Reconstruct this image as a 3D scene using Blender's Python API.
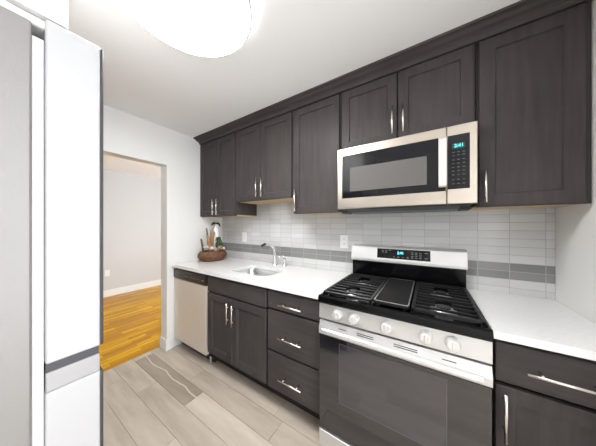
import bpy, bmesh, math, random
from mathutils import Vector, Matrix
random.seed(7)
sc = bpy.context.scene
for o in list(bpy.data.objects): bpy.data.objects.remove(o, do_unlink=True)
C = sc.collection
PI = math.pi

# ------------------------------------------------------------------ camera
cd = bpy.data.cameras.new('camera'); cam = bpy.data.objects.new('camera', cd); C.objects.link(cam)
cd.sensor_fit = 'HORIZONTAL'; cd.sensor_width = 36.0; cd.lens = 36.0 * 202.14 / 596.0
cd.shift_y = 2.15 / 596.0; cd.clip_start = 0.02
cam.location = (0.547, -1.756, 1.338); cam.rotation_euler = (PI / 2, 0, 0.5724)
sc.camera = cam

# ------------------------------------------------------------------ light and exposure
w = bpy.data.worlds.new('daylight'); sc.world = w; w.use_nodes = True
bg = w.node_tree.nodes['Background']; bg.inputs[0].default_value = (0.93, 0.96, 1.0, 1); bg.inputs[1].default_value = 1.45
LAMP_STRENGTH = 9.5
vs = sc.view_settings
vs.view_transform = 'Standard'; vs.look = 'None'; vs.gamma = 1.0; vs.use_curve_mapping = False
vs.exposure = 2.06

# ------------------------------------------------------------------ material helpers
def mat(name, col, rough=0.5, metal=0.0, **kw):
    m = bpy.data.materials.new(name); m.use_nodes = True
    p = m.node_tree.nodes['Principled BSDF']
    p.inputs['Base Color'].default_value = (*col, 1); p.inputs['Roughness'].default_value = rough
    p.inputs['Metallic'].default_value = metal
    for k, v in kw.items(): p.inputs[k.replace('_', ' ')].default_value = v
    return m
def nd(m, t, **kw):
    n = m.node_tree.nodes.new(t)
    for k, v in kw.items(): setattr(n, k, v)
    return n
def lk(m, a, b): m.node_tree.links.new(a, b)
def P(m): return m.node_tree.nodes['Principled BSDF']
def coords(m, scale=(1, 1, 1)):
    tc = nd(m, 'ShaderNodeTexCoord'); mp = nd(m, 'ShaderNodeMapping'); mp.inputs['Scale'].default_value = scale
    lk(m, tc.outputs['Object'], mp.inputs[0]); return mp.outputs[0]
def noise(m, vec, scale, detail=4, rough=0.55):
    n = nd(m, 'ShaderNodeTexNoise'); n.inputs['Scale'].default_value = scale; n.inputs['Detail'].default_value = detail
    n.inputs['Roughness'].default_value = rough; lk(m, vec, n.inputs['Vector']); return n.outputs['Fac']
def ramp(m, fac, stops):
    r = nd(m, 'ShaderNodeValToRGB'); e = r.color_ramp.elements
    while len(e) < len(stops): e.new(0.5)
    for i, (p, c) in enumerate(stops): e[i].position = p; e[i].color = (*c, 1)
    lk(m, fac, r.inputs[0]); return r.outputs[0]
def bump(m, h, strength=0.2, dist=0.002):
    b = nd(m, 'ShaderNodeBump'); b.inputs['Strength'].default_value = strength; b.inputs['Distance'].default_value = dist
    lk(m, h, b.inputs['Height']); lk(m, b.outputs[0], P(m).inputs['Normal'])
def math_n(m, op, a, b=None):
    n = nd(m, 'ShaderNodeMath', operation=op)
    for i, v in enumerate((a, b)):
        if v is None: continue
        if isinstance(v, (int, float)): n.inputs[i].default_value = v
        else: lk(m, v, n.inputs[i])
    return n.outputs[0]

def wood_mat(name, sc3, a, b, rough=0.36):
    m = mat(name, a, rough)
    f = noise(m, coords(m, sc3), 6, 6, 0.6)
    f2 = noise(m, coords(m, (1.3, 1.3, 1.3)), 2.2, 3)
    lk(m, ramp(m, math_n(m, 'ADD', math_n(m, 'MULTIPLY', f, 0.55), math_n(m, 'MULTIPLY', f2, 0.45)), [(0.3, a), (0.7, b)]), P(m).inputs['Base Color'])
    bump(m, f, 0.06, 0.001); return m
M = {}
M['cab'] = wood_mat('espresso_wood', (7, 7, .5), (.046, .0405, .0395), (.080, .070, .069))
M['cabh'] = wood_mat('espresso_wood_level_grain', (.5, 7, 7), (.046, .0405, .0395), (.080, .070, .069))
for _k in ('cab', 'cabh'): P(M[_k]).inputs['Specular IOR Level'].default_value = .10; P(M[_k]).inputs['Roughness'].default_value = .42
M['frame'] = mat('shade_black_frame', (.012, .010, .010), .6, Specular_IOR_Level=.1)  # base cabinet frame blackened to paint in the shadow between doors and drawers
M['kick'] = mat('dark_toe_kick', (.036, .028, .025), .5, Specular_IOR_Level=.2)
M['ply'] = wood_mat('raw_plywood', (1, 6, 6), (.50, .36, .18), (.66, .50, .28), .6)
def paint(name, col, r=0.6):
    m = mat(name, col, r); bump(m, noise(m, coords(m), 90, 3), 0.04, 0.001); return m
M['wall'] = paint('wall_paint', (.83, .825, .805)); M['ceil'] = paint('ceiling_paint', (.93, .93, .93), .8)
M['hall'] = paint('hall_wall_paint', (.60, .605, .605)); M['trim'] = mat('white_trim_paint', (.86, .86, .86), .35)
M['quartz'] = mat('white_quartz', (.87, .87, .865), .16)
_m = M['quartz']; lk(_m, ramp(_m, noise(_m, coords(_m), 60, 5), [(.3, (.84, .84, .835)), (.6, (.89, .89, .885))]), P(_m).inputs['Base Color'])
def steel(name, col, rough, sc3=(1, 60, 60), amt=.1):
    m = mat(name, col, rough, 1.0)
    f = noise(m, coords(m, sc3), 5, 4)
    lk(m, math_n(m, 'ADD', math_n(m, 'MULTIPLY', f, amt), rough - amt / 2), P(m).inputs['Roughness']); return m
M['steel'] = steel('brushed_steel', (.66, .655, .645), .46); P(M['steel']).inputs['Metallic'].default_value = .7
M['knobm'] = mat('knob_satin_steel', (.74, .73, .715), .38, .45)
M['steelv'] = steel('brushed_steel_upright', (.72, .69, .65), .36, (60, 60, 1))
M['steelw'] = steel('warm_brushed_steel', (.50, .445, .38), .34)
M['dwsteel'] = mat('satin_dishwasher_steel', (.76, .70, .62), .5, .4)
M['chrome'] = mat('chrome', (.82, .82, .82), .08, 1.0)
M['nickel'] = mat('brushed_nickel', (.78, .75, .70), .24, 1.0)
M['sinkm'] = steel('sink_steel', (.70, .70, .69), .28)
M['gloss'] = mat('black_enamel', (.003, .003, .0035), .14, 0, Specular_IOR_Level=.22)
M['bglass'] = mat('dark_oven_glass', (.012, .012, .015), .07, 0, IOR=1.8)
M['bglass2'] = mat('oven_window_glass', (.03, .028, .036), .07, 0, IOR=1.85)
M['iron'] = mat('cast_iron', (.010, .010, .011), .34, Specular_IOR_Level=.35)
M['griddle'] = mat('griddle_nonstick', (.010, .009, .009), .5, Specular_IOR_Level=.2)
M['plastic'] = mat('black_plastic', (.02, .02, .022), .4)
M['dkmetal'] = mat('dark_underside_metal', (.06, .068, .075), .35, .5)
M['mwwin'] = mat('microwave_window_screen', (.10, .095, .088), .6)
M['mwglass'] = mat('microwave_door_glass', (.006, .006, .008), .1, 0, IOR=1.35)
M['lit'] = mat('cyan_digits', (.0, .0, .0), .5); P(M['lit']).inputs['Emission Color'].default_value = (.05, .75, .62, 1); P(M['lit']).inputs['Emission Strength'].default_value = 1.0
M['litb'] = mat('blue_digits', (.0, .0, .0), .5); P(M['litb']).inputs['Emission Color'].default_value = (.08, .62, .95, 1); P(M['litb']).inputs['Emission Strength'].default_value = 1.4
M['dispbg'] = mat('display_window', (.01, .045, .05), .2)
M['mark'] = mat('pale_printed_marks', (.28, .28, .29), .5)
M['bord'] = mat('faint_window_border', (.07, .075, .09), .3)
M['mark2'] = mat('dim_printed_marks', (.12, .125, .13), .5)
M['brown'] = mat('dishwasher_control_band', (.035, .028, .024), .25)
M['white'] = mat('white_plastic', (.84, .84, .83), .35)
M['slot'] = mat('outlet_slots', (.03, .03, .03), .5)
M['fside'] = mat('grey_textured_fridge_side', (.25, .24, .232), .45, .4)
bump(M['fside'], noise(M['fside'], coords(M['fside']), 160, 3), .25, .001)
M['fdoor'] = mat('pale_fridge_door_edge', (.47, .47, .48), .32, .1)
M['fskin'] = mat('fridge_steel_dark_reflection', (.10, .10, .105), .4, .6)  # steel darkened to hold the dark reflection along the rounded door edge
M['gasket'] = mat('pale_gasket', (.72, .71, .70), .5)
M['dkgap'] = mat('dark_recess', (.05, .05, .06), .5)
M['pocket'] = mat('grey_pocket_trim', (.36, .355, .36), .4, .2)
M['diff'] = mat('lamp_diffuser', (.9, .9, .9), .5); P(M['diff']).inputs['Emission Color'].default_value = (.985, .99, 1, 1); P(M['diff']).inputs['Emission Strength'].default_value = LAMP_STRENGTH
M['diff2'] = mat('lamp_side_diffuser', (.9, .9, .9), .5); P(M['diff2']).inputs['Emission Color'].default_value = (.985, .99, 1, 1); P(M['diff2']).inputs['Emission Strength'].default_value = LAMP_STRENGTH * .1
M['ring'] = mat('lamp_trim', (.40, .40, .40), .35, .3)
M['wicker'] = mat('brown_wicker', (.20, .08, .035), .6)
_m = M['wicker']; lk(_m, ramp(_m, noise(_m, coords(_m), 70, 3), [(.35, (.06, .022, .010)), (.65, (.32, .15, .08))]), P(_m).inputs['Base Color'])
M['drift'] = wood_mat('pale_brown_bark', (4, 4, 2), (.25, .13, .06), (.50, .31, .17), .8)
M['leaf'] = mat('cactus_green', (.035, .075, .03), .5)
M['stick'] = mat('olive_stem', (.12, .10, .04), .6)
M['stone'] = mat('pale_pebble', (.62, .58, .52), .6)
M['porc'] = mat('white_porcelain', (.85, .85, .87), .2)
M['ribbon'] = mat('black_ribbon', (.01, .01, .012), .5)

# tiles: stacked 148 x 50 mm
def tile_mat(name, a, b, mortar):
    m = mat(name, a, .17)
    tc = nd(m, 'ShaderNodeTexCoord'); sp = nd(m, 'ShaderNodeSeparateXYZ'); cb = nd(m, 'ShaderNodeCombineXYZ')
    lk(m, tc.outputs['Object'], sp.inputs[0])
    lk(m, math_n(m, 'ADD', sp.outputs[0], 20 * .148 - .079), cb.inputs[0]); lk(m, math_n(m, 'ADD', sp.outputs[2], -.005), cb.inputs[1])
    br = nd(m, 'ShaderNodeTexBrick', offset=0.0, squash=1.0); lk(m, cb.outputs[0], br.inputs['Vector'])
    br.inputs['Scale'].default_value = 1.0; br.inputs['Brick Width'].default_value = .148; br.inputs['Row Height'].default_value = .05
    br.inputs['Mortar Size'].default_value = .0012; br.inputs['Mortar Smooth'].default_value = .1; br.inputs['Bias'].default_value = 0
    br.inputs['Color1'].default_value = (*a, 1); br.inputs['Color2'].default_value = (*b, 1); br.inputs['Mortar'].default_value = (*mortar, 1)
    lk(m, br.outputs['Color'], P(m).inputs['Base Color'])
    inv = math_n(m, 'SUBTRACT', 1.0, br.outputs['Fac']); bump(m, inv, .5, .0015)
    return m
M['tile'] = tile_mat('pale_grey_tile', (.56, .56, .56), (.65, .65, .645), (.38, .38, .38))
M['band'] = tile_mat('mid_grey_tile', (.215, .215, .215), (.28, .28, .277), (.45, .45, .45))

# floors
def plank_mat(name, vein=False):
    m = mat(name, (.5, .45, .38), .38)
    at = nd(m, 'ShaderNodeAttribute', attribute_name='tone'); sep = nd(m, 'ShaderNodeSeparateColor'); lk(m, at.outputs['Color'], sep.inputs[0])
    tc = nd(m, 'ShaderNodeTexCoord'); cb = nd(m, 'ShaderNodeVectorMath', operation='MULTIPLY_ADD')
    lk(m, at.outputs['Color'], cb.inputs[0]); cb.inputs[1].default_value = (7, 5, 3); lk(m, tc.outputs['Object'], cb.inputs[2])
    mp = nd(m, 'ShaderNodeMapping'); mp.inputs['Scale'].default_value = (.9, 5.5, 1); lk(m, cb.outputs[0], mp.inputs[0])
    n1 = noise(m, mp.outputs[0], 2.2, 7, .62)
    s = math_n(m, 'ADD', math_n(m, 'MULTIPLY', n1, 1.0), math_n(m, 'MULTIPLY', math_n(m, 'SUBTRACT', sep.outputs[0], .5), .24))
    col = ramp(m, s, [(.22, (.44, .375, .305)), (.42, (.56, .48, .395)), (.58, (.63, .545, .455)), (.8, (.72, .65, .56))])
    if vein:
        col = ramp(m, n1, [(.3, (.31, .26, .205)), (.7, (.43, .365, .295))])
        sp = nd(m, 'ShaderNodeSeparateXYZ'); lk(m, tc.outputs['Object'], sp.inputs[0])
        wv = noise(m, coords(m, (1, .01, 1)), 3.2, 1.5)
        d = math_n(m, 'SUBTRACT', math_n(m, 'ADD', sp.outputs[1], .862), math_n(m, 'MULTIPLY', math_n(m, 'SUBTRACT', wv, .5), .09))
        k = ramp(m, math_n(m, 'MULTIPLY', math_n(m, 'ABSOLUTE', d), 95), [(.1, (1, 1, 1)), (.55, (0, 0, 0))])
        mx = nd(m, 'ShaderNodeMixRGB'); lk(m, k, mx.inputs[0]); lk(m, col, mx.inputs[1]); mx.inputs[2].default_value = (.78, .72, .62, 1); col = mx.outputs[0]
    lk(m, col, P(m).inputs['Base Color']); return m
M['plank'] = plank_mat('wood_look_tile'); M['vein'] = plank_mat('veined_wood_look_tile', True)
M['grout'] = mat('floor_grout', (.42, .37, .32), .8)
def oak():
    m = mat('honey_oak', (.6, .3, .06), .3, Specular_IOR_Level=.15)
    tc = nd(m, 'ShaderNodeTexCoord'); sp = nd(m, 'ShaderNodeSeparateXYZ'); cb = nd(m, 'ShaderNodeCombineXYZ')
    lk(m, tc.outputs['Object'], sp.inputs[0]); lk(m, math_n(m, 'ADD', sp.outputs[1], 20), cb.inputs[0]); lk(m, math_n(m, 'ADD', sp.outputs[0], 20), cb.inputs[1])
    br = nd(m, 'ShaderNodeTexBrick', offset=.37, offset_frequency=2); lk(m, cb.outputs[0], br.inputs['Vector'])
    for k, v in (('Scale', 1.0), ('Brick Width', .42), ('Row Height', .057), ('Mortar Size', .0009), ('Mortar Smooth', 0.0), ('Bias', -.1)): br.inputs[k].default_value = v
    br.inputs['Color1'].default_value = (.56, .24, .0, 1); br.inputs['Color2'].default_value = (.88, .50, .0, 1); br.inputs['Mortar'].default_value = (.16, .06, .01, 1)
    mp = nd(m, 'ShaderNodeMapping'); mp.inputs['Scale'].default_value = (1.2, 25, 1); lk(m, cb.outputs[0], mp.inputs[0])
    f = ramp(m, noise(m, mp.outputs[0], 1.5, 5), [(.3, (.72, .72, .72)), (.7, (1.15, 1.15, 1.15))])
    mx = nd(m, 'ShaderNodeMixRGB', blend_type='MULTIPLY'); mx.inputs[0].default_value = 1; lk(m, br.outputs['Color'], mx.inputs[1]); lk(m, f, mx.inputs[2])
    lk(m, mx.outputs[0], P(m).inputs['Base Color']); return m
M['oak'] = oak()

# ------------------------------------------------------------------ mesh helpers
# coordinates: x along the cabinet wall, Y = distance out from that wall (world y = -Y), z up
def NB(): return bmesh.new()
def box(bm, x0, x1, Y0, Y1, z0, z1, bev=0.0, seg=2):
    r = bmesh.ops.create_cube(bm, size=1.0)
    vs_ = r['verts']
    for v in vs_:
        v.co = Vector((x0 + (v.co.x + .5) * (x1 - x0), -Y1 + (v.co.y + .5) * (Y1 - Y0), z0 + (v.co.z + .5) * (z1 - z0)))
    if bev:
        es = list({e for v in vs_ for e in v.link_edges})
        q = bmesh.ops.bevel(bm, geom=es, offset=bev, segments=seg, affect='EDGES', profile=.5)
        for f in q['faces']: f.smooth = seg > 2
def tube(bm, pts, r, seg=12, closed=False):
    pts = [Vector(p) for p in pts]; rs = r if isinstance(r, (list, tuple)) else [r] * len(pts)
    rings = []; up = None
    for i, p in enumerate(pts):
        a = pts[i - 1] if (i or closed) else p; b = pts[(i + 1) % len(pts)] if (i < len(pts) - 1 or closed) else p
        t = (b - a).normalized()
        if up is None: up = Vector((0, 0, 1)) if abs(t.z) < .9 else Vector((1, 0, 0))
        s = t.cross(up).normalized(); up = s.cross(t).normalized()
        rings.append([bm.verts.new(p + (s * math.cos(2 * PI * k / seg) + up * math.sin(2 * PI * k / seg)) * rs[i]) for k in range(seg)])
    n = len(rings)
    for i in range(n if closed else n - 1):
        A, B_ = rings[i], rings[(i + 1) % n]
        for k in range(seg):
            f = bm.faces.new((A[k], A[(k + 1) % seg], B_[(k + 1) % seg], B_[k])); f.smooth = True
    if not closed:
        bm.faces.new(rings[0][::-1]); bm.faces.new(rings[-1])
def w3(x, Y, z): return Vector((x, -Y, z))
def lathe(bm, prof, cx, cY, seg=48, rx=1.0, ry=1.0, fn=None):
    rings = []
    for j, (r, z) in enumerate(prof):
        rings.append([bm.verts.new((cx + rx * r * (1 + (fn(j, k) if fn else 0)) * math.cos(2 * PI * k / seg), -cY + ry * r * (1 + (fn(j, k) if fn else 0)) * math.sin(2 * PI * k / seg), z)) for k in range(seg)])
    for i in range(len(rings) - 1):
        for k in range(seg):
            f = bm.faces.new((rings[i][k], rings[i][(k + 1) % seg], rings[i + 1][(k + 1) % seg], rings[i + 1][k])); f.smooth = True
    bm.faces.new(rings[0][::-1]); bm.faces.new(rings[-1])
def panel(bm, x0, x1, z0, z1, rings):
    # concentric rectangles facing the room: (inset, Y)
    loops = []
    for ins, Y in rings:
        loops.append([bm.verts.new(w3(a, Y, b)) for a, b in ((x0 + ins, z0 + ins), (x1 - ins, z0 + ins), (x1 - ins, z1 - ins), (x0 + ins, z1 - ins))])
    for A, B_ in zip(loops, loops[1:]):
        for k in range(4): bm.faces.new((A[k], A[(k + 1) % 4], B_[(k + 1) % 4], B_[k]))
    bm.faces.new(loops[0][::-1]); bm.faces.new(loops[-1])
def extr(bm, prof, x0, x1, smooth=False):
    # profile in (Y, z), extruded along x
    a = [bm.verts.new(w3(x0, Y, z)) for Y, z in prof]; b = [bm.verts.new(w3(x1, Y, z)) for Y, z in prof]; n = len(prof)
    for k in range(n):
        f = bm.faces.new((a[k], a[(k + 1) % n], b[(k + 1) % n], b[k])); f.smooth = smooth
    bm.faces.new(a[::-1]); bm.faces.new(b)
def ball(bm, c, r, seg=16, rot=None, jit=0):
    q = bmesh.ops.create_uvsphere(bm, u_segments=seg, v_segments=max(6, seg // 2), radius=1)
    R = rot or Matrix.Identity(3)
    for v in q['verts']:
        k = 1 + random.uniform(-jit, jit); v.co = R @ Vector((v.co.x * r[0] * k, v.co.y * r[1] * k, v.co.z * r[2] * k)) + Vector(c)
        for f in v.link_faces: f.smooth = True
ROOT = {}
def obj(name, bm, m, parent=None, label=None, origin=None):
    off = ROOT[parent.name] if parent else (Vector(origin) if origin else Vector((0, 0, 0)))
    bmesh.ops.recalc_face_normals(bm, faces=bm.faces[:])
    for v in bm.verts: v.co -= off
    me = bpy.data.meshes.new(name); bm.to_mesh(me); bm.free()
    for mm in (m if isinstance(m, list) else [m]): me.materials.append(mm)
    o = bpy.data.objects.new(name, me); C.objects.link(o)
    if parent: o.parent = parent
    else: o.location = off
    ROOT[o.name] = off
    if label: o['label'] = label
    return o
def tag(o, label, cat, group=None, kind=None):
    o['label'] = label; o['category'] = cat
    if group: o['group'] = group
    if kind: o['kind'] = kind
    return o
def thing(name, loc, label, cat, group=None):
    o = bpy.data.objects.new(name, None); C.objects.link(o); o.location = loc; o.empty_display_size = .1; ROOT[o.name] = Vector(loc)
    return tag(o, label, cat, group)
def struct(name, bm, m, parent=None):
    o = obj(name, bm, m, parent)
    if not parent: o['kind'] = 'structure'
    return o
def text(name, s, size, m, parent, org, rot):
    cu = bpy.data.curves.new(name, 'FONT'); cu.body = s; cu.size = size; cu.extrude = .0002; cu.align_x = 'CENTER'; cu.align_y = 'CENTER'
    t = bpy.data.objects.new('tmp', cu); C.objects.link(t)
    me = bpy.data.meshes.new_from_object(t); bpy.data.objects.remove(t)
    me.materials.append(m); me.transform(Matrix.Translation(Vector(org) - ROOT[parent.name]) @ Matrix.Rotation(rot, 4, 'X'))
    o = bpy.data.objects.new(name, me); C.objects.link(o); o.parent = parent; return o

XL, XR, ZC = -1.80, 1.152, 2.378

# ------------------------------------------------------------------ structure
bm = NB(); box(bm, XL - .14, 2.6, -.1, 2.55, -.12, -.004)
base = 0
tone = None
layer = bm.loops.layers.color.new('tone')
def plank(x0, x1, Y0, Y1, mi, t):
    g = .0012
    v = [bm.verts.new(w3(a, b, 0)) for a, b in ((x0 + g, Y1 - g), (x1 - g, Y1 - g), (x1 - g, Y0 + g), (x0 + g, Y0 + g))]
    w_ = [bm.verts.new(q.co + Vector((0, 0, -.004))) for q in v]
    fs = [bm.faces.new(v)] + [bm.faces.new((w_[k], w_[(k + 1) % 4], v[(k + 1) % 4], v[k])) for k in range(4)]
    c1, c2 = random.random(), random.random()
    for f in fs:
        f.material_index = mi
        for l in f.loops: l[layer] = (t, c1, c2, 1)
rows = range(-6, 12)
for k in rows:
    Y0 = .804 + .15 * k; Y1 = Y0 + .15
    off = {0: -1.87, 1: -1.40, 2: -1.69}.get(k, XL - .14 - random.uniform(.1, .8)); L = .90
    st = off - (math.ceil((off - (XL - .14)) / L)) * L
    x = st
    while x < 2.6:
        a, b = max(x, XL - .14), min(x + L, 2.6)
        if b - a > .02:
            sp = (k == 0 and abs(x - off) < .01)
            rt = [random.random(), random.random()]
            c = rt
            plank(a, b, max(Y0, -.1), min(Y1, 2.55), 2 if sp else 1, rt[0]) if Y1 > -.1 else None
        x += L
# one colour per plank (loops of one plank share it)
struct('floor', bm, [M['grout'], M['plank'], M['vein']])
bm = NB(); box(bm, -4.6, XL - .141, -1.7, 3.6, -.12, 0); struct('floor_hall', bm, M['oak'])
bm = NB(); box(bm, -4.6, 2.6, -1.7, 3.6, ZC, ZC + .1); struct('ceiling', bm, M['ceil'])
bm = NB(); box(bm, XL, 2.6, -.12, 0, 0, ZC); struct('wall_back', bm, M['wall'])
bm = NB(); box(bm, XR, XR + .12, 0.0, 1.15, 0, ZC); struct('wall_right', bm, M['wall'])
bm = NB()
box(bm, XL - .13, XL, -.12, .70, 0, ZC); box(bm, XL - .13, XL, .70, 1.75, 1.98, ZC); box(bm, XL - .13, XL, 1.75, 2.55, 0, ZC)
struct('wall_left', bm, M['wall'])
bm = NB(); box(bm, XL, 1.35, 2.45, 2.55, 0, ZC); box(bm, 2.35, 2.6, 2.45, 2.55, 0, ZC); box(bm, 1.35, 2.35, 2.45, 2.55, 0, .85); box(bm, 1.35, 2.35, 2.45, 2.55, 2.1, ZC); struct('wall_front', bm, M['wall'])  # opening added behind the camera to let in fill light for the right side
bm = NB(); box(bm, -1.10, -.145, 1.652, 2.45, 1.787, ZC); struct('wall_bulkhead', bm, M['wall'])
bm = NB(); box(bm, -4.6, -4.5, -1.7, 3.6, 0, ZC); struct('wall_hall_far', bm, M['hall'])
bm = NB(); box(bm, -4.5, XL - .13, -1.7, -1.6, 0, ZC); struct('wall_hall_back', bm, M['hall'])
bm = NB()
box(bm, -4.5, -3.7, 3.5, 3.6, 0, ZC); box(bm, -3.0, XL - .13, 3.5, 3.6, 0, ZC); box(bm, -3.7, -3.0, 3.5, 3.6, 0, 1.05); box(bm, -3.7, -3.0, 3.5, 3.6, 1.95, ZC)  # unseen wall added to dim the hall, its opening sized for the daylight
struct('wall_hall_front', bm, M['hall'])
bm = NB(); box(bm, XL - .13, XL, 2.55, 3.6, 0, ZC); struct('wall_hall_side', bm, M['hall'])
def baseprof(d0, h, t=.014): return [(0, 0), (t, 0), (t, h - .02), (t * .45, h - .004), (0, h)]
bm = NB(); box(bm, -4.5, -4.486, -1.6, 3.6, 0, .125, .003); struct('baseboard_hall', bm, M['trim'])
bm = NB()
box(bm, XL - .13, XL + .014, .70, .714, 0, .115, .003); box(bm, XL, XL + .014, .655, .70, 0, .115, .003)
struct('baseboard_left', bm, M['trim'])

# ------------------------------------------------------------------ backsplash
t = thing('tile_backsplash', w3(0, 0, 0), 'pale grey stacked tile backsplash with a darker grey band along the sink wall', 'backsplash')
bm = NB(); box(bm, XL + .001, XR - .001, .0006, .008, .9145, 1.60); obj('tile_field', bm, M['tile'], t)

bm = NB(); box(bm, XL + .001, XR - .001, .006, .0085, 1.0045, 1.1055); obj('accent_band', bm, M['band'], t, 'darker grey band of tiles')

# ------------------------------------------------------------------ cabinet pieces
def door(parent, x0, x1, z0, z1, Y, m='cab', bead=False, w_=.056):
    bm = NB(); r = [(0, Y - .019), (0, Y - .002), (.002, Y), (w_, Y)]
    r += [(w_ + .003, Y - .005), (w_ + .009, Y - .005), (w_ + .014, Y - .010)] if bead else [(w_ + .004, Y - .009)]
    panel(bm, x0, x1, z0, z1, r); return obj('door', bm, M[m], parent)
def slab(parent, x0, x1, z0, z1, Y, name='drawer'):
    bm = NB(); panel(bm, x0, x1, z0, z1, [(0, Y - .019), (0, Y - .003), (.003, Y)]); return obj(name, bm, M['cabh'], parent)
def handle(parent, x, z, Y, length, vertical=True):
    bm = NB(); h = length / 2; q = h * .6
    if vertical:
        tube(bm, [w3(x, Y + .034, z - h), w3(x, Y + .034, z + h)], .0058, 14)
        for s in (-q, q): tube(bm, [w3(x, Y, z + s), w3(x, Y + .034, z + s)], .0042, 10)
    else:
        tube(bm, [w3(x - h, Y + .040, z), w3(x + h, Y + .040, z)], .0056, 14)
        for s in (-q, q): tube(bm, [w3(x + s, Y, z), w3(x + s, Y + .040, z)], .0052, 10)
    return obj('handle', bm, M['nickel'], parent, 'brushed nickel bar handle')

# base cabinets
def base_cab(x0, x1, label, opens=None):
    t = thing('base_cabinet', w3((x0 + x1) / 2, .3, 0), label, 'cabinet')
    bm = NB(); T = .018
    box(bm, x0, x0 + T, .01, .59, .11, .868); box(bm, x1 - T, x1, .01, .59, .11, .868)
    box(bm, x0 + T, x1 - T, .01, .59, .11, .128); box(bm, x0 + T, x1 - T, .01, .02, .128, .868)
    obj('carcass', bm, M['cab'], t)
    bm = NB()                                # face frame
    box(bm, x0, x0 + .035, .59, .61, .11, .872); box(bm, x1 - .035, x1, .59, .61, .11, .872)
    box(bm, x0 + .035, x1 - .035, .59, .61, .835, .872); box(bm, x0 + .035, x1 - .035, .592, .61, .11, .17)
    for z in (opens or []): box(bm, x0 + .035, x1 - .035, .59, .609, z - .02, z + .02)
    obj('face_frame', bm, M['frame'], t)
    bm = NB(); box(bm, x0, x1, .465, .495, 0, .11); obj('toe_kick', bm, M['kick'], t)
    return t
t = base_cab(-1.188, -.452, 'dark brown base cabinet with two panelled doors under the sink', [.72])
slab(t, -1.180, -.460, .727, .862, .63, 'false_front')
d = door(t, -1.180, -.842, .160, .713, .63, bead=True); handle(d, -.866, .597, .63, .175)
d = door(t, -.836, -.460, .160, .713, .63, bead=True); handle(d, -.803, .592, .63, .175)
t = base_cab(-.450, -.006, 'dark brown base cabinet with three drawers beside the stove', [.73, .432])
for z0, z1, hz in ((.738, .862, .790), (.438, .724, .562), (.160, .424, .279)):
    d = slab(t, -.442, -.014, z0, z1, .63); handle(d, -.225, hz, .63, .185, False)
t = base_cab(.770, 1.150, 'dark brown base cabinet with one drawer over one door, right of the stove', [.70])
d = slab(t, .777, 1.142, .710, .866, .63); handle(d, .962, .787, .63, .215, False)
d = door(t, .777, 1.142, .160, .694, .63); handle(d, .800, .588, .63, .19)

# upper cabinets
def upper(x0, x1, z0, label):
    t = thing('wall_cabinet', w3((x0 + x1) / 2, .16, z0), label, 'cabinet')
    bm = NB(); box(bm, x0, x1, .009, .30, z0 + .012, 2.318, 0); obj('carcass', bm, M['cab'], t)
    bm = NB(); box(bm, x0 + .002, x1 - .002, .009, .302, z0 + .004, z0 + .012, 0); obj('underside', bm, M['ply'], t, 'unfinished tan plywood underside')
    bm = NB(); g = .03
    box(bm, x0, x0 + g, .30, .31, z0, 2.318); box(bm, x1 - g, x1, .30, .31, z0, 2.318); box(bm, x0 + g, x1 - g, .30, .31, z0, z0 + .03); box(bm, x0 + g, x1 - g, .30, .31, 2.28, 2.318)
    obj('face_frame', bm, M['cab'], t); return t
ZT = 2.313
t = upper(-1.797, -1.160, 1.437, 'tall two-door dark wall cabinet in the left corner above the basket')
d = door(t, -1.790, -1.472, 1.440, ZT, .33); handle(d, -1.502, 1.541, .33, .175)
d = door(t, -1.466, -1.168, 1.440, ZT, .33); handle(d, -1.432, 1.541, .33, .175)
t = upper(-1.156, -.430, 1.577, 'shorter two-door dark wall cabinet above the sink')
d = door(t, -1.148, -.806, 1.580, ZT, .33); handle(d, -.828, 1.695, .33, .175)
d = door(t, -.800, -.440, 1.580, ZT, .33); handle(d, -.762, 1.692, .33, .175)
t = upper(-.426, -.002, 1.434, 'single-door dark wall cabinet directly left of the microwave')
d = door(t, -.418, -.010, 1.437, ZT, .33); handle(d, -.386, 1.543, .33, .18)
t = upper(.002, .762, 1.880, 'short two-door dark wall cabinet directly above the microwave')
d = door(t, .010, .379, 1.884, ZT, .33); handle(d, .354, 2.002, .33, .175)
d = door(t, .385, .754, 1.884, ZT, .33); handle(d, .416, 2.000, .33, .175)
t = upper(.766, 1.150, 1.434, 'single-door dark wall cabinet right of the microwave, against the side wall')
d = door(t, .775, 1.128, 1.437, ZT, .33, w_=.062); handle(d, .796, 1.538, .33, .165)
bm = NB()
extr(bm, [(.02, 2.319), (.311, 2.319), (.336, 2.319), (.338, 2.330), (.344, 2.338), (.356, 2.345), (.375, 2.352), (.388, 2.360), (.398, 2.364), (.410, 2.366), (.412, 2.3775), (.02, 2.3775)], -1.798, 1.150)
tag(obj('crown_molding', bm, M['cabh'], None, None, w3(-.3, .2, 2.319)), 'dark brown crown molding running along the top of all the wall cabinets', 'molding')

# ------------------------------------------------------------------ countertops
def loop_rr(x0, x1, Y0, Y1, r, n=6):
    pts = []
    for cx, cy, a0 in ((x1 - r, Y1 - r, 0), (x0 + r, Y1 - r, 90), (x0 + r, Y0 + r, 180), (x1 - r, Y0 + r, 270)):
        for k in range(n + 1):
            a = math.radians(a0 + 90 * k / n); pts.append((cx + r * math.cos(a), cy + r * math.sin(a)))
    return pts
SK = (-1.035, -.575, .205, .515)
bm = NB(); z0, z1 = .883, .914
outer = [(XL + .001, .0085), (-.003, .0085), (-.003, .650), (XL + .001, .650)]
hole = loop_rr(*SK, .075)
def ringv(pts, z): return [bm.verts.new(w3(a, b, z)) for a, b in pts]
for z in (z0, z1):
    es = []
    for pts in (outer, hole):
        v = ringv(pts, z); es += [bm.edges.new((v[k], v[(k + 1) % len(v)])) for k in range(len(v))]
    bmesh.ops.triangle_fill(bm, edges=es, use_beauty=True)
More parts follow.
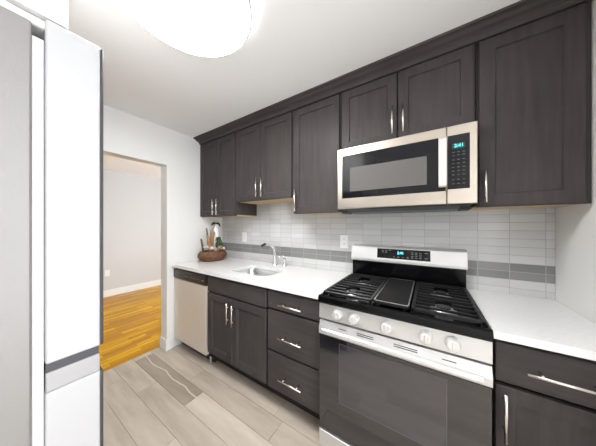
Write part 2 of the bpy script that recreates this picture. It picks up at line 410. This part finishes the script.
for pts in (outer, hole):
    a, b = ringv(pts, z0), ringv(pts, z1)
    for k in range(len(a)): bm.faces.new((a[k], a[(k + 1) % len(a)], b[(k + 1) % len(a)], b[k]))
bmesh.ops.remove_doubles(bm, verts=bm.verts, dist=1e-5)
tag(obj('countertop', bm, M['quartz'], None, None, w3(-.9, .3, .883)), 'long white quartz countertop with the sink, left of the stove', 'countertop')
bm = NB(); box(bm, .765, 1.151, .0085, .65, .883, .914, .002)
tag(obj('countertop', bm, M['quartz'], None, None, w3(.95, .3, .883)), 'short empty white quartz countertop right of the stove', 'countertop')

# sink
t = thing('kitchen_sink', w3(-.805, .36, .70), 'undermount stainless steel sink bowl set into the white countertop', 'sink')
bm = NB(); rr = []
x0, x1, Y0, Y1 = SK
for ins, z in ((-.012, .8815), (-.002, .8815), (0, .876), (.008, .76), (.03, .725), (.06, .715)):
    rr.append([bm.verts.new(w3(a, b, z)) for a, b in loop_rr(x0 + ins, x1 - ins, Y0 + ins, Y1 - ins, .075)])
for A, B_ in zip(rr, rr[1:]):
    for k in range(len(A)):
        f = bm.faces.new((A[k], A[(k + 1) % len(A)], B_[(k + 1) % len(A)], B_[k])); f.smooth = True
bm.faces.new(rr[-1]); obj('basin', bm, M['sinkm'], t)
bm = NB(); lathe(bm, [(.045, .7155), (.045, .718), (.032, .7185), (.028, .7165)], -.80, .33, 28); obj('drain', bm, M['chrome'], t)

# faucet and sprayer
t = thing('kitchen_faucet', w3(-.815, .095, .914), 'chrome arched kitchen faucet standing behind the sink', 'faucet')
bm = NB(); lathe(bm, [(.030, .9145), (.030, .920), (.022, .928), (.018, .935), (.018, 1.0), (.015, 1.006), (.0145, 1.012)], -.815, .095, 24); obj('base', bm, M['chrome'], t)
bm = NB(); pts = [w3(-.815, .095, 1.0)]
for k in range(13):
    a = k / 12; ang = PI * (1 - a * .66)
    pts.append(w3(-.815 - .035 * a, .095 + .10 * (1 + math.cos(ang)), 1.060 + .085 * math.sin(ang)))
tube(bm, pts, [.0135] * 4 + [.012] * 10, 14); obj('spout', bm, M['chrome'], t)
bm = NB(); e, e2 = pts[-1], pts[-2]; dr = (e - e2).normalized(); tube(bm, [e - dr * .035, e + dr * .014], [.0125, .0135], 14); obj('spray_tip', bm, M['plastic'], t, 'black spout tip')
t = thing('soap_dispenser', w3(-.695, .085, .914), 'small chrome dispenser with a bent nozzle right of the faucet', 'soap dispenser')
bm = NB(); lathe(bm, [(.024, .9145), (.024, .92), (.015, .926), (.013, .97), (.016, .975), (.016, .99), (.010, .995)], -.695, .085, 20); obj('base', bm, M['chrome'], t)
bm = NB(); tube(bm, [w3(-.695, .085, .99), w3(-.695, .085, 1.015), w3(-.70, .10, 1.026), w3(-.715, .135, 1.022), w3(-.72, .15, 1.008)], .0075, 12); obj('nozzle', bm, M['chrome'], t)

# outlets
def outlet(x, z, Y, label, plug=True):
    t = thing('wall_outlet', w3(x, Y, z), label, 'outlet')
    bm = NB(); box(bm, x - .036, x + .036, Y, Y + .006, z - .059, z + .059, .002); obj('cover_plate', bm, M['white'], t)
    for s in (-1, 1):
        bm = NB(); box(bm, x - .017, x + .017, Y + .006, Y + .008, z + s * .022 - .014, z + s * .022 + .014, .001); rc = obj('receptacle', bm, M['white'], t)
        bm = NB()
        for q in (-.006, .006): box(bm, x + q - .001, x + q + .001, Y + .008, Y + .0084, z + s * .022 - .003, z + s * .022 + .007)
        obj('slots', bm, M['slot'], rc)
outlet(-1.368, 1.190, .0082, 'white outlet on the tile wall nearest the basket')
outlet(-.087, 1.190, .0082, 'white outlet on the tile wall just left of the stove')
t = thing('wall_outlet', w3(-4.5, .51, .44), 'small white outlet low on the far hall wall', 'outlet')
bm = NB(); box(bm, -4.5, -4.494, .474, .546, .38, .50, .002); obj('cover_plate', bm, M['white'], t)

# ------------------------------------------------------------------ dishwasher
t = thing('dishwasher', w3(-1.5, .3, 0), 'stainless dishwasher with a black control strip under the left end of the counter', 'dishwasher')
bm = NB(); box(bm, -1.790, -1.205, .03, .585, .10, .870); obj('body', bm, M['plastic'], t)
bm = NB(); box(bm, -1.788, -1.206, .586, .632, .112, .762, .004); obj('door', bm, M['dwsteel'], t)
bm = NB(); extr(bm, [(.586, .766), (.626, .766), (.637, .775), (.637, .845), (.630, .862), (.586, .866)], -1.788, -1.206); cp = obj('control_strip', bm, M['brown'], t)
bm = NB()
for x, a in ((-1.54, .05), (-1.45, .014), (-1.40, .012), (-1.355, .012), (-1.31, .012), (-1.25, .022)):
    bm = NB(); box(bm, x - a / 2, x + a / 2, .637, .6376, .812 - (.004 if a > .02 else .003), .812 + (.004 if a > .02 else .003)); obj('button', bm, M['mark'], cp)
bm = NB(); box(bm, -1.79, -1.205, .50, .545, 0.0, .10); obj('toe_panel', bm, M['plastic'], t)
bm = NB(); tube(bm, [w3(-1.215, .575, 0), w3(-1.215, .575, .10)], .009, 10); obj('levelling_leg', bm, M['steel'], t)

# ------------------------------------------------------------------ gas range
t = thing('gas_range', w3(.381, .35, 0), 'stainless gas range with black cooktop and dark glass oven door', 'stove')
RX0, RX1 = .003, .759
bm = NB(); box(bm, RX0, RX1, .02, .635, .04, .886, .002); obj('body', bm, M['plastic'], t)
for x in (.05, .71):
    for Y in (.07, .58):
        bm = NB(); tube(bm, [w3(x, Y, 0), w3(x, Y, .04)], .016, 12); obj('foot', bm, M['plastic'], t)
# cooktop with a raised rounded rim
bm = NB(); panel_r = []
extr(bm, [(.05, .880), (.682, .880), (.691, .885), (.695, .894), (.694, .912), (.690, .922), (.682, .928), (.672, .927), (.662, .913), (.085, .913), (.075, .925), (.05, .925)], RX0, RX1)
for xs in ((RX0, RX0 + .012), (RX1 - .012, RX1)): box(bm, xs[0], xs[1], .06, .682, .905, .927, .003)
obj('cooktop', bm, M['gloss'], t)
# control fascia
bm = NB(); extr(bm, [(.630, .789), (.672, .789), (.678, .793), (.675, .877), (.669, .879), (.630, .879)], RX0, RX1); cpn = obj('control_fascia', bm, M['steel'], t)
for x in (.116, .213, .374, .537, .635):
    bm = NB(); n = 28
    prof = [(.0275, 0), (.0285, .004), (.0255, .008), (.0235, .026), (.0205, .030)]
    rings = [[bm.verts.new(w3(x + r * math.cos(2 * PI * k / n), .6765 + h, .836 + r * math.sin(2 * PI * k / n))) for k in range(n)] for r, h in prof]
    for A, B_ in zip(rings, rings[1:]):
        for k in range(n): f = bm.faces.new((A[k], A[(k + 1) % n], B_[(k + 1) % n], B_[k])); f.smooth = True
    bm.faces.new(rings[0][::-1]); bm.faces.new(rings[-1]); kn = obj('knob', bm, M['knobm'], t)
    bm = NB(); box(bm, x - .0045, x + .0045, .7060, .7115, .817, .855, .002); obj('grip_ridge', bm, M['knobm'], kn)
# oven door
bm = NB(); box(bm, RX0, RX1, .640, .672, .150, .698, .003); dr_ = obj('oven_door', bm, M['gloss'], t)
bm = NB(); box(bm, RX0 + .002, RX1 - .002, .6725, .680, .150, .697, .002); obj('door_glass', bm, M['bglass'], dr_)
bm = NB(); box(bm, .130, .612, .6801, .6806, .345, .672); obj('oven_window', bm, M['bglass2'], dr_, 'slightly paler window in the dark glass')
bm = NB(); lp = []
for ins, Y in ((0, .6801), (0, .6808), (.003, .6808), (.003, .6801)):
    lp.append([bm.verts.new(w3(a, Y, b)) for a, b in ((.127 + ins, .342 + ins), (.615 - ins, .342 + ins), (.615 - ins, .675 - ins), (.127 + ins, .675 - ins))])
for i in range(4):
    for k in range(4): bm.faces.new((lp[i][k], lp[i][(k + 1) % 4], lp[(i + 1) % 4][(k + 1) % 4], lp[(i + 1) % 4][k]))
obj('window_border', bm, M['bord'], dr_)
bm = NB(); extr(bm, [(.640, .700), (.680, .700), (.683, .704), (.683, .735), (.668, .777), (.640, .779)], RX0, RX1); tr = obj('door_top_trim', bm, M['steel'], dr_)
def trimY(z): return .683 - (z - .735) / .042 * .015
for x, a in ((.145, .045), (.268, .085), (.455, .10), (.622, .05)):
    for z in ((.755,) if a < .06 else (.751, .759)):
        bm = NB(); box(bm, x - a / 2, x + a / 2, trimY(z) - .002, trimY(z) + .0012, z - .0017, z + .0017); obj('vent_slot', bm, M['slot'], dr_)
bm = NB(); extr(bm, [(.684, .712), (.694, .711), (.699, .715), (.700, .722), (.697, .733), (.691, .738), (.684, .738)], RX0 + .025, RX1 - .028)

obj('handle', bm, M['steel'], dr_)
bm = NB()
for k, x in enumerate((.335, .345, .355, .365, .375, .385)): box(bm, x - .0012, x + .0012, .6801, .6806, .185 + .0, .197)
for x in (.339, .359, .379): box(bm, x - .003, x + .003, .6801, .6806, .190, .1925)
obj('maker_mark', bm, M['mark'], dr_)
bm = NB(); box(bm, RX0, RX1, .640, .684, .045, .138, .004); obj('storage_drawer', bm, M['steel'], t)
# backguard
bm = NB(); extr(bm, [(.02, .926), (.058, .926), (.058, 1.052), (.02, 1.052)], RX0 + .004, RX1 - .004); bgd = obj('backguard', bm, M['gloss'], t)
bm = NB(); extr(bm, [(.012, 1.050), (.070, 1.046), (.084, 1.053), (.084, 1.070), (.066, 1.160), (.056, 1.172), (.012, 1.174)], RX0, RX1); cpn = obj('control_hood', bm, M['steel'], bgd)
sl = (.066 - .084) / .09
def hoodY(z): return .084 + (z - 1.07) * sl
bm = NB(); za, zb = 1.084, 1.156
extr(bm, [(hoodY(za) - .002, za), (hoodY(za) + .0012, za), (hoodY(zb) + .0012, zb), (hoodY(zb) - .002, zb)], .208, .560); obj('display_panel', bm, M['mwglass'], bgd)
rot = PI / 2 - math.atan(-sl) * 1
zc = 1.128
text('clock_digits', '2:41', .026, M['litb'], bgd, w3(.372, hoodY(zc) + .0018, zc), PI / 2 - math.atan(.2))
bm = NB()
for x, z in [(.25, 1.140), (.275, 1.140), (.30, 1.145), (.25, 1.130), (.275, 1.130), (.33, 1.098), (.36, 1.098), (.39, 1.098), (.42, 1.098)] + [(x, z) for x in (.45, .475, .50) for z in (1.10, 1.112, 1.124, 1.136)] + [(.535, 1.137), (.535, 1.102)]:
    a = .007 if x < .53 else .009; bm = NB()
    extr(bm, [(hoodY(z) + .001, z - .0015), (hoodY(z) + .0018, z - .0015), (hoodY(z) + .0016, z + .0015), (hoodY(z) + .001, z + .0015)], x - a, x + a); obj('button', bm, M['mark'], bgd)
# burners
for x, Y, r in ((.16, .27, .034), (.16, .53, .042), (.61, .27, .040), (.61, .53, .046), (.385, .40, .036)):
    bm = NB(); lathe(bm, [(r + .012, .9135), (r + .012, .918), (r, .924), (r * .95, .930), (r * .8, .933)], x, Y, 26); b = obj('burner', bm, M['sinkm'], t, 'pale metal burner ring')
    bm = NB(); lathe(bm, [(r * .7, .933), (r * .7, .936), (r * .55, .938)], x, Y, 26); obj('burner_cap', bm, M['iron'], b)
# grates: rails along x with a frame and feet
def grate(x0, x1, Y0, Y1):
    bm = NB(); z0, z1 = .934, .947; wd = .008
    for x in (x0, x1 - .014): box(bm, x, x + .014, Y0, Y1, z0 - .004, z1 - .001, .002, 1)
    for Y in (Y0, (Y0 + Y1) / 2 - .006, Y1 - .014): box(bm, x0, x1, Y, Y + .014, z0 - .002, z1 - .0005, .002, 1)
    n = 10; cx = (x0 + x1) / 2
    for k in range(1, n):
        Y = Y0 + (Y1 - Y0) * k / n
        if k == 5: continue
        near = k in (2, 3, 7, 8)
        if near:
            box(bm, x0, cx - .035, Y - wd / 2, Y + wd / 2, z0 + .001, z1, .002, 1); box(bm, cx + .035, x1, Y - wd / 2, Y + wd / 2, z0 + .001, z1, .002, 1)
        else: box(bm, x0, x1, Y - wd / 2, Y + wd / 2, z0 + .001, z1, .002, 1)
    for x in (x0 + .007, x1 - .007):
        for Y in (Y0 + .007, (Y0 + Y1) / 2, Y1 - .007): box(bm, x - .007, x + .007, Y - .007, Y + .007, .9135, z0, 0)
    return obj('burner_grate', bm, M['iron'], t)
grate(.018, .297, .125, .655); grate(.478, .745, .125, .655)
bm = NB(); panel_ = None
gx0, gx1, gY0, gY1 = .306, .470, .130, .655
def hr(ins, z): return [bm.verts.new(w3(a, b, z)) for a, b in loop_rr(gx0 + ins, gx1 - ins, gY0 + ins, gY1 - ins, .012, 3)]
L_ = [hr(0, .932), hr(0, .947), hr(.005, .949), hr(.010, .944)]
for A, B_ in zip(L_, L_[1:]):
    for k in range(len(A)): bm.faces.new((A[k], A[(k + 1) % len(A)], B_[(k + 1) % len(A)], B_[k]))
bm.faces.new(L_[0][::-1]); bm.faces.new(L_[-1])
for x in (gx0 + .02, gx1 - .02):
    for Y in (gY0 + .02, gY1 - .02): box(bm, x - .007, x + .007, Y - .007, Y + .007, .9135, .932)
gd = obj('griddle', bm, M['griddle'], t, 'flat black griddle plate with a pale rim')
bm = NB()
A = hr(.0005, .9475); B2 = hr(.006, .9475); A2 = hr(.0005, .9495); B3 = hr(.006, .9495)
for U, V in ((A, A2), (A2, B3), (B3, B2)):
    for k in range(len(U)): bm.faces.new((U[k], U[(k + 1) % len(U)], V[(k + 1) % len(U)], V[k]))
obj('griddle_rim', bm, M['sinkm'], gd)

# ------------------------------------------------------------------ microwave
t = thing('microwave', w3(.381, .2, 1.44), 'stainless over-the-range microwave with a dark window mounted above the stove', 'microwave')
bm = NB(); box(bm, .006, .756, .01, .355, 1.455, 1.872, .002); obj('body', bm, M['dkmetal'], t)
bm = NB(); extr(bm, [(.03, 1.455), (.36, 1.455), (.365, 1.448), (.30, 1.430), (.05, 1.430)], .03, .732); obj('underside_vent', bm, M['dkmetal'], t)
for x in (.035, .717):
    bm = NB(); extr(bm, [(.20, 1.432), (.355, 1.447), (.33, 1.424), (.25, 1.420)], x - .022, x + .022); obj('corner_foot', bm, M['plastic'], t)
def frame(bm, x0, x1, z0, z1, ix0, ix1, iz0, iz1, Y0, Y1, d):
    O = lambda e, Y: [bm.verts.new(w3(a, Y, b)) for a, b in ((x0 + e, z0 + e), (x1 - e, z0 + e), (x1 - e, z1 - e), (x0 + e, z1 - e))]
    I_ = lambda Y: [bm.verts.new(w3(a, Y, b)) for a, b in ((ix0, iz0), (ix1, iz0), (ix1, iz1), (ix0, iz1))]
    L = [O(0, Y0), O(0, Y1 - .003), O(.003, Y1), I_(Y1), I_(Y1 - d)]
    for A, B_ in zip(L, L[1:]):
        for k in range(4): bm.faces.new((A[k], A[(k + 1) % 4], B_[(k + 1) % 4], B_[k]))
    bm.faces.new(L[0][::-1]); bm.faces.new(L[-1])
bm = NB(); frame(bm, .002, .631, 1.452, 1.874, .036, .628, 1.524, 1.822, .357, .390, .004); dm = obj('door', bm, M['steelw'], t)
bm = NB(); box(bm, .037, .627, .3865, .3885, 1.525, 1.821); obj('door_glass', bm, M['mwglass'], dm)
bm = NB(); box(bm, .092, .540, .3886, .3890, 1.570, 1.733); obj('window_screen', bm, M['mwwin'], dm, 'paler grey rectangle in the dark glass')
bm = NB(); extr(bm, [(.412, 1.542), (.424, 1.546), (.428, 1.556), (.428, 1.800), (.424, 1.812), (.412, 1.815), (.408, 1.800), (.408, 1.556)], .594, .629)
for z in (1.57, 1.79): box(bm, .604, .619, .388, .412, z - .01, z + .01)
obj('handle', bm, M['steelv'], dm)
bm = NB(); frame(bm, .633, .760, 1.452, 1.874, .636, .729, 1.531, 1.822, .357, .390, .002); cm = obj('control_panel', bm, M['steelw'], t)
bm = NB(); box(bm, .636, .729, .3882, .3912, 1.532, 1.821, .001); obj('keypad_face', bm, M['mwglass'], cm)
bm = NB(); box(bm, .655, .708, .3912, .3916, 1.748, 1.776); obj('display_window', bm, M['dispbg'], cm)
text('clock_digits', '2:41', .024, M['lit'], cm, w3(.684, .3919, 1.762), PI / 2)
bm = NB()
for z in (1.728, 1.712, 1.688, 1.668, 1.648, 1.628, 1.608, 1.582, 1.560):
    for x in (.660, .682, .704):
        bm = NB(); box(bm, x - .005, x + .005, .3912, .3915, z - .0014, z + .0014); obj('button', bm, M['mark2'], cm)

# ------------------------------------------------------------------ refrigerator
t = thing('refrigerator', w3(-.60, 2.0, 0), 'tall refrigerator seen from its grey side with pale thick doors, at the left', 'refrigerator')
FX0, FX1 = -1.055, -.145
bm = NB(); box(bm, FX0, FX1, 1.702, 2.42, .03, 1.763, .004); obj('body', bm, M['fside'], t, 'grey textured side panel')
bm = NB(); box(bm, FX0 + .012, FX1 - .012, 1.686, 1.703, .08, 1.74); obj('door_gasket', bm, M['gasket'], t)
bm = NB(); box(bm, FX1 - .12, FX1 - .008, 1.655, 1.80, 1.7635, 1.783, .006); obj('hinge_cover', bm, M['gasket'], t)
for x0, x1, nm in ((FX0, -.602, 'door'), (-.598, FX1, 'door')):
    bm = NB(); box(bm, x0, x1, 1.5975, 1.685, 1.036, 1.785, .004, 3); dd = obj(nm, bm, M['fdoor'], t)
    bm = NB(); box(bm, x0 + .001, x1 + .0004, 1.592, 1.5975, 1.037, 1.783, .003, 3); obj('front_skin', bm, M['fskin'], dd, 'steel door front, dark reflection painted in')
bm = NB(); box(bm, FX0, FX1, 1.5975, 1.685, .06, .974, .004, 3); dd = obj('freezer_drawer', bm, M['fdoor'], t)
bm = NB(); box(bm, FX0 + .001, FX1 + .0004, 1.592, 1.5975, .061, .974, .003, 3); obj('front_skin', bm, M['fskin'], dd, 'steel drawer front, dark reflection painted in')
bm = NB(); box(bm, FX0, FX1 - .001, 1.5985, 1.684, .9745, 1.017, .002); obj('pocket_handle', bm, M['pocket'], dd, 'grey recessed grip strip along the drawer top')
bm = NB(); box(bm, FX0 + .006, FX1 - .004, 1.600, 1.684, 1.017, 1.036); obj('door_gap', bm, M['dkgap'], t)
for x in (FX0 + .08, FX1 - .08):
    for Y in (1.75, 2.36):
        bm = NB(); tube(bm, [w3(x, Y, 0), w3(x, Y, .03)], .02, 12); obj('foot', bm, M['plastic'], t)

# ------------------------------------------------------------------ ceiling lamp
LX, LY, LR = -.345, 1.281, .281
t = thing('ceiling_lamp', w3(LX, LY, ZC), 'large round white flush ceiling light, glowing', 'ceiling lamp')
bm = NB(); lathe(bm, [(LR - .03, ZC - .0005), (LR - .03, 2.372), (LR - .012, 2.371)], LX, LY, 72); obj('base', bm, M['white'], t)
bm = NB(); lathe(bm, [(LR - .012, 2.3705), (LR - .008, 2.326), (LR - .02, 2.3255)], LX, LY, 72); obj('side_diffuser', bm, M['diff2'], t, 'softly glowing white side band')
bm = NB(); lathe(bm, [(LR, 2.325), (LR + .002, 2.32), (LR + .002, 2.306), (LR - .001, 2.303), (LR - .004, 2.303), (LR - .004, 2.312), (LR - .01, 2.325)], LX, LY, 96); obj('rim', bm, M['ring'], t, 'thin grey rim')
bm = NB(); lathe(bm, [(LR - .005, 2.311), (LR - .005, 2.303), (LR - .02, 2.300), (LR * .6, 2.296), (LR * .2, 2.294)], LX, LY, 72); obj('diffuser', bm, M['diff'], t, 'glowing white diffuser')

# ------------------------------------------------------------------ basket and what stands in it
BX, BY, Z0 = -1.650, .255, .9145
bm = NB(); seg = 96; prof = []
for j in range(29):
    a = j / 28; r = .118 + .040 * math.sin(PI * min(1, a * 1.0) * .85 + .12) ; prof.append((r, Z0 + .001 + .112 * a))
prof = [(.10, Z0)] + prof + [(prof[-1][0] - .008, Z0 + .117), (prof[-1][0] - .016, Z0 + .112), (.125, Z0 + .085)]
def weave(j, k):
    if j < 1 or j > 29: return 0
    row = (j - 1) // 2
    return .045 * math.sin(2 * PI * k / seg * 16 + PI * row) * (1 if (j - 1) % 2 else .35) + (.012 if (j - 1) % 2 else -.012)
lathe(bm, prof, BX, BY, seg, .85, 1.08, weave)
tag(obj('woven_basket', bm, M['wicker'], None, None, w3(BX, BY, Z0)), 'oval brown woven basket on the counter in the left corner', 'basket')
ux, uY = .84, -.54
def bp(px, v, dep=0.0):       # inside the basket: sideways and up, then nearer (+) to the room
    s = (px - 211) / 83.0; return w3(BX + ux * s + .82 * dep, BY + uY * s + .57 * dep, .914 + (261 - v) / 83.0)
ZB = 1.0
def stand(p, z=1.005): return Vector((p.x, p.y, z))
# filling
bm = NB(); lathe(bm, [(.11, 1.000), (.122, 1.004), (.11, 1.012), (.05, 1.018)], BX, BY, 40, .85, 1.08)
tag(obj('moss', bm, M['drift'], None, None, w3(BX, BY, 1.0)), 'brown moss filling the woven basket', 'moss', kind='stuff')
bm = NB(); p = bp(199.8, 240, .0); tube(bm, [stand(bp(201.5, 250), 1.01), bp(200.6, 246), bp(199.2, 239.5)], [.011, .012, .010], 10)
tag(obj('cactus_stem', bm, M['stick'], None, None, stand(bp(201.5, 250), 1.01)), 'short olive stem leaning at the left end of the basket', 'stem')
bm = NB(); tube(bm, [stand(bp(206.6, 245, -.01), 1.015), bp(206, 240, -.01), bp(204.8, 229, -.01)], [.008, .008, .007], 8)
tag(obj('cactus_stem', bm, M['stick'], None, None, stand(bp(206.6, 245, -.01), 1.015)), 'tall thin olive stem beside the pale brown bark', 'stem')
def bark(pts, rs, label, sq=.55):
    bm = NB(); tube(bm, pts, rs, 9)
    for v in bm.verts: v.co += Vector((random.uniform(-1, 1), random.uniform(-1, 1), random.uniform(-1, 1))) * .005
    tag(obj('bark_piece', bm, M['drift'], None, None, pts[0]), label, 'bark')
bark([stand(bp(208.0, 245, .062), 1.02), bp(207.4, 240, .062), bp(205.6, 236.5, .062)], [.017, .021, .013], 'left pale brown bark piece standing in the basket')
bark([stand(bp(210.4, 245, .01), 1.02), bp(210, 238, .01), bp(211.2, 233.5, .01), bp(209.6, 231.5, .01)], [.018, .024, .026, .014], 'taller pale brown bark piece in the basket middle')
bark([stand(bp(215.5, 249, .05), 1.02), bp(217.5, 247.2, .05), bp(220.5, 247.6, .05)], [.014, .022, .014], 'low brown bark piece in front of the green cactus')
t = thing('potted_cactus', stand(bp(217.5, 248), 1.01), 'green padded cactus at the right side of the basket', 'cactus')
for px, v, a, b, tl in ((216, 244.5, .026, .050, .3), (218.8, 244.0, .026, .052, -.15), (217.4, 240.5, .024, .040, .1), (214.9, 239.6, .013, .026, .5), (220.6, 246, .016, .030, -.5)):
    bm = NB(); R = Matrix.Rotation(.57, 3, 'Z') @ Matrix.Rotation(tl, 3, 'Y'); ball(bm, bp(px, v, random.uniform(-.01, .03)), (a, a * .55, b), 14, R)
    obj('pad', bm, M['leaf'], t)
for i, (px, v, r, l) in enumerate(((203.6, 247.6, .024, 'pale pebble at the far left of the basket filling'), (206.6, 247.5, .027, 'pale pebble in the basket in front of the bark'), (210.0, 248.3, .028, 'largest pale pebble at the basket middle'), (222.0, 248.8, .018, 'small pale pebble at the right rim of the basket'))):
    bm = NB(); ball(bm, bp(px, v, .06 if i < 3 else .02), (r, r * .9, r * .85), 14, None, .03)
    tag(obj('pebble', bm, M['stone'], None, None, bp(px, v, .06)), l, 'pebble', 'pale pebbles in the basket')
# white ornament with black bow
t = thing('ornament_bottle', stand(bp(214.4, 245, -.08), 1.01), 'white tapering ornament with a black ribbon bow at the back of the basket', 'ornament')
c = bp(214.4, 245, -.08); bm = NB()
lathe(bm, [(.030, 1.019), (.036, 1.03), (.042, 1.20), (.040, 1.25), (.022, 1.315), (.012, 1.34), (.012, 1.352)], c.x, -c.y, 28); obj('bottle', bm, M['porc'], t)
top = Vector((c.x, c.y, 1.350)); dx = Vector((.84, .54, 0))
for s, w_, dz in ((-1, .058, -.028), (1, .052, -.042)):
    bm = NB(); q = [top + dx * s * w_ * k / 6 + Vector((0, 0, .022 * math.sin(PI * k / 6 * .8) + dz * (k / 6) ** 2)) for k in range(7)]
    tube(bm, q, [.006, .010, .012, .013, .012, .010, .005], 8); obj('ribbon_loop', bm, M['ribbon'], t)
bm = NB(); ball(bm, top + Vector((0, 0, .004)), (.013, .013, .012), 12); obj('ribbon_knot', bm, M['ribbon'], t)
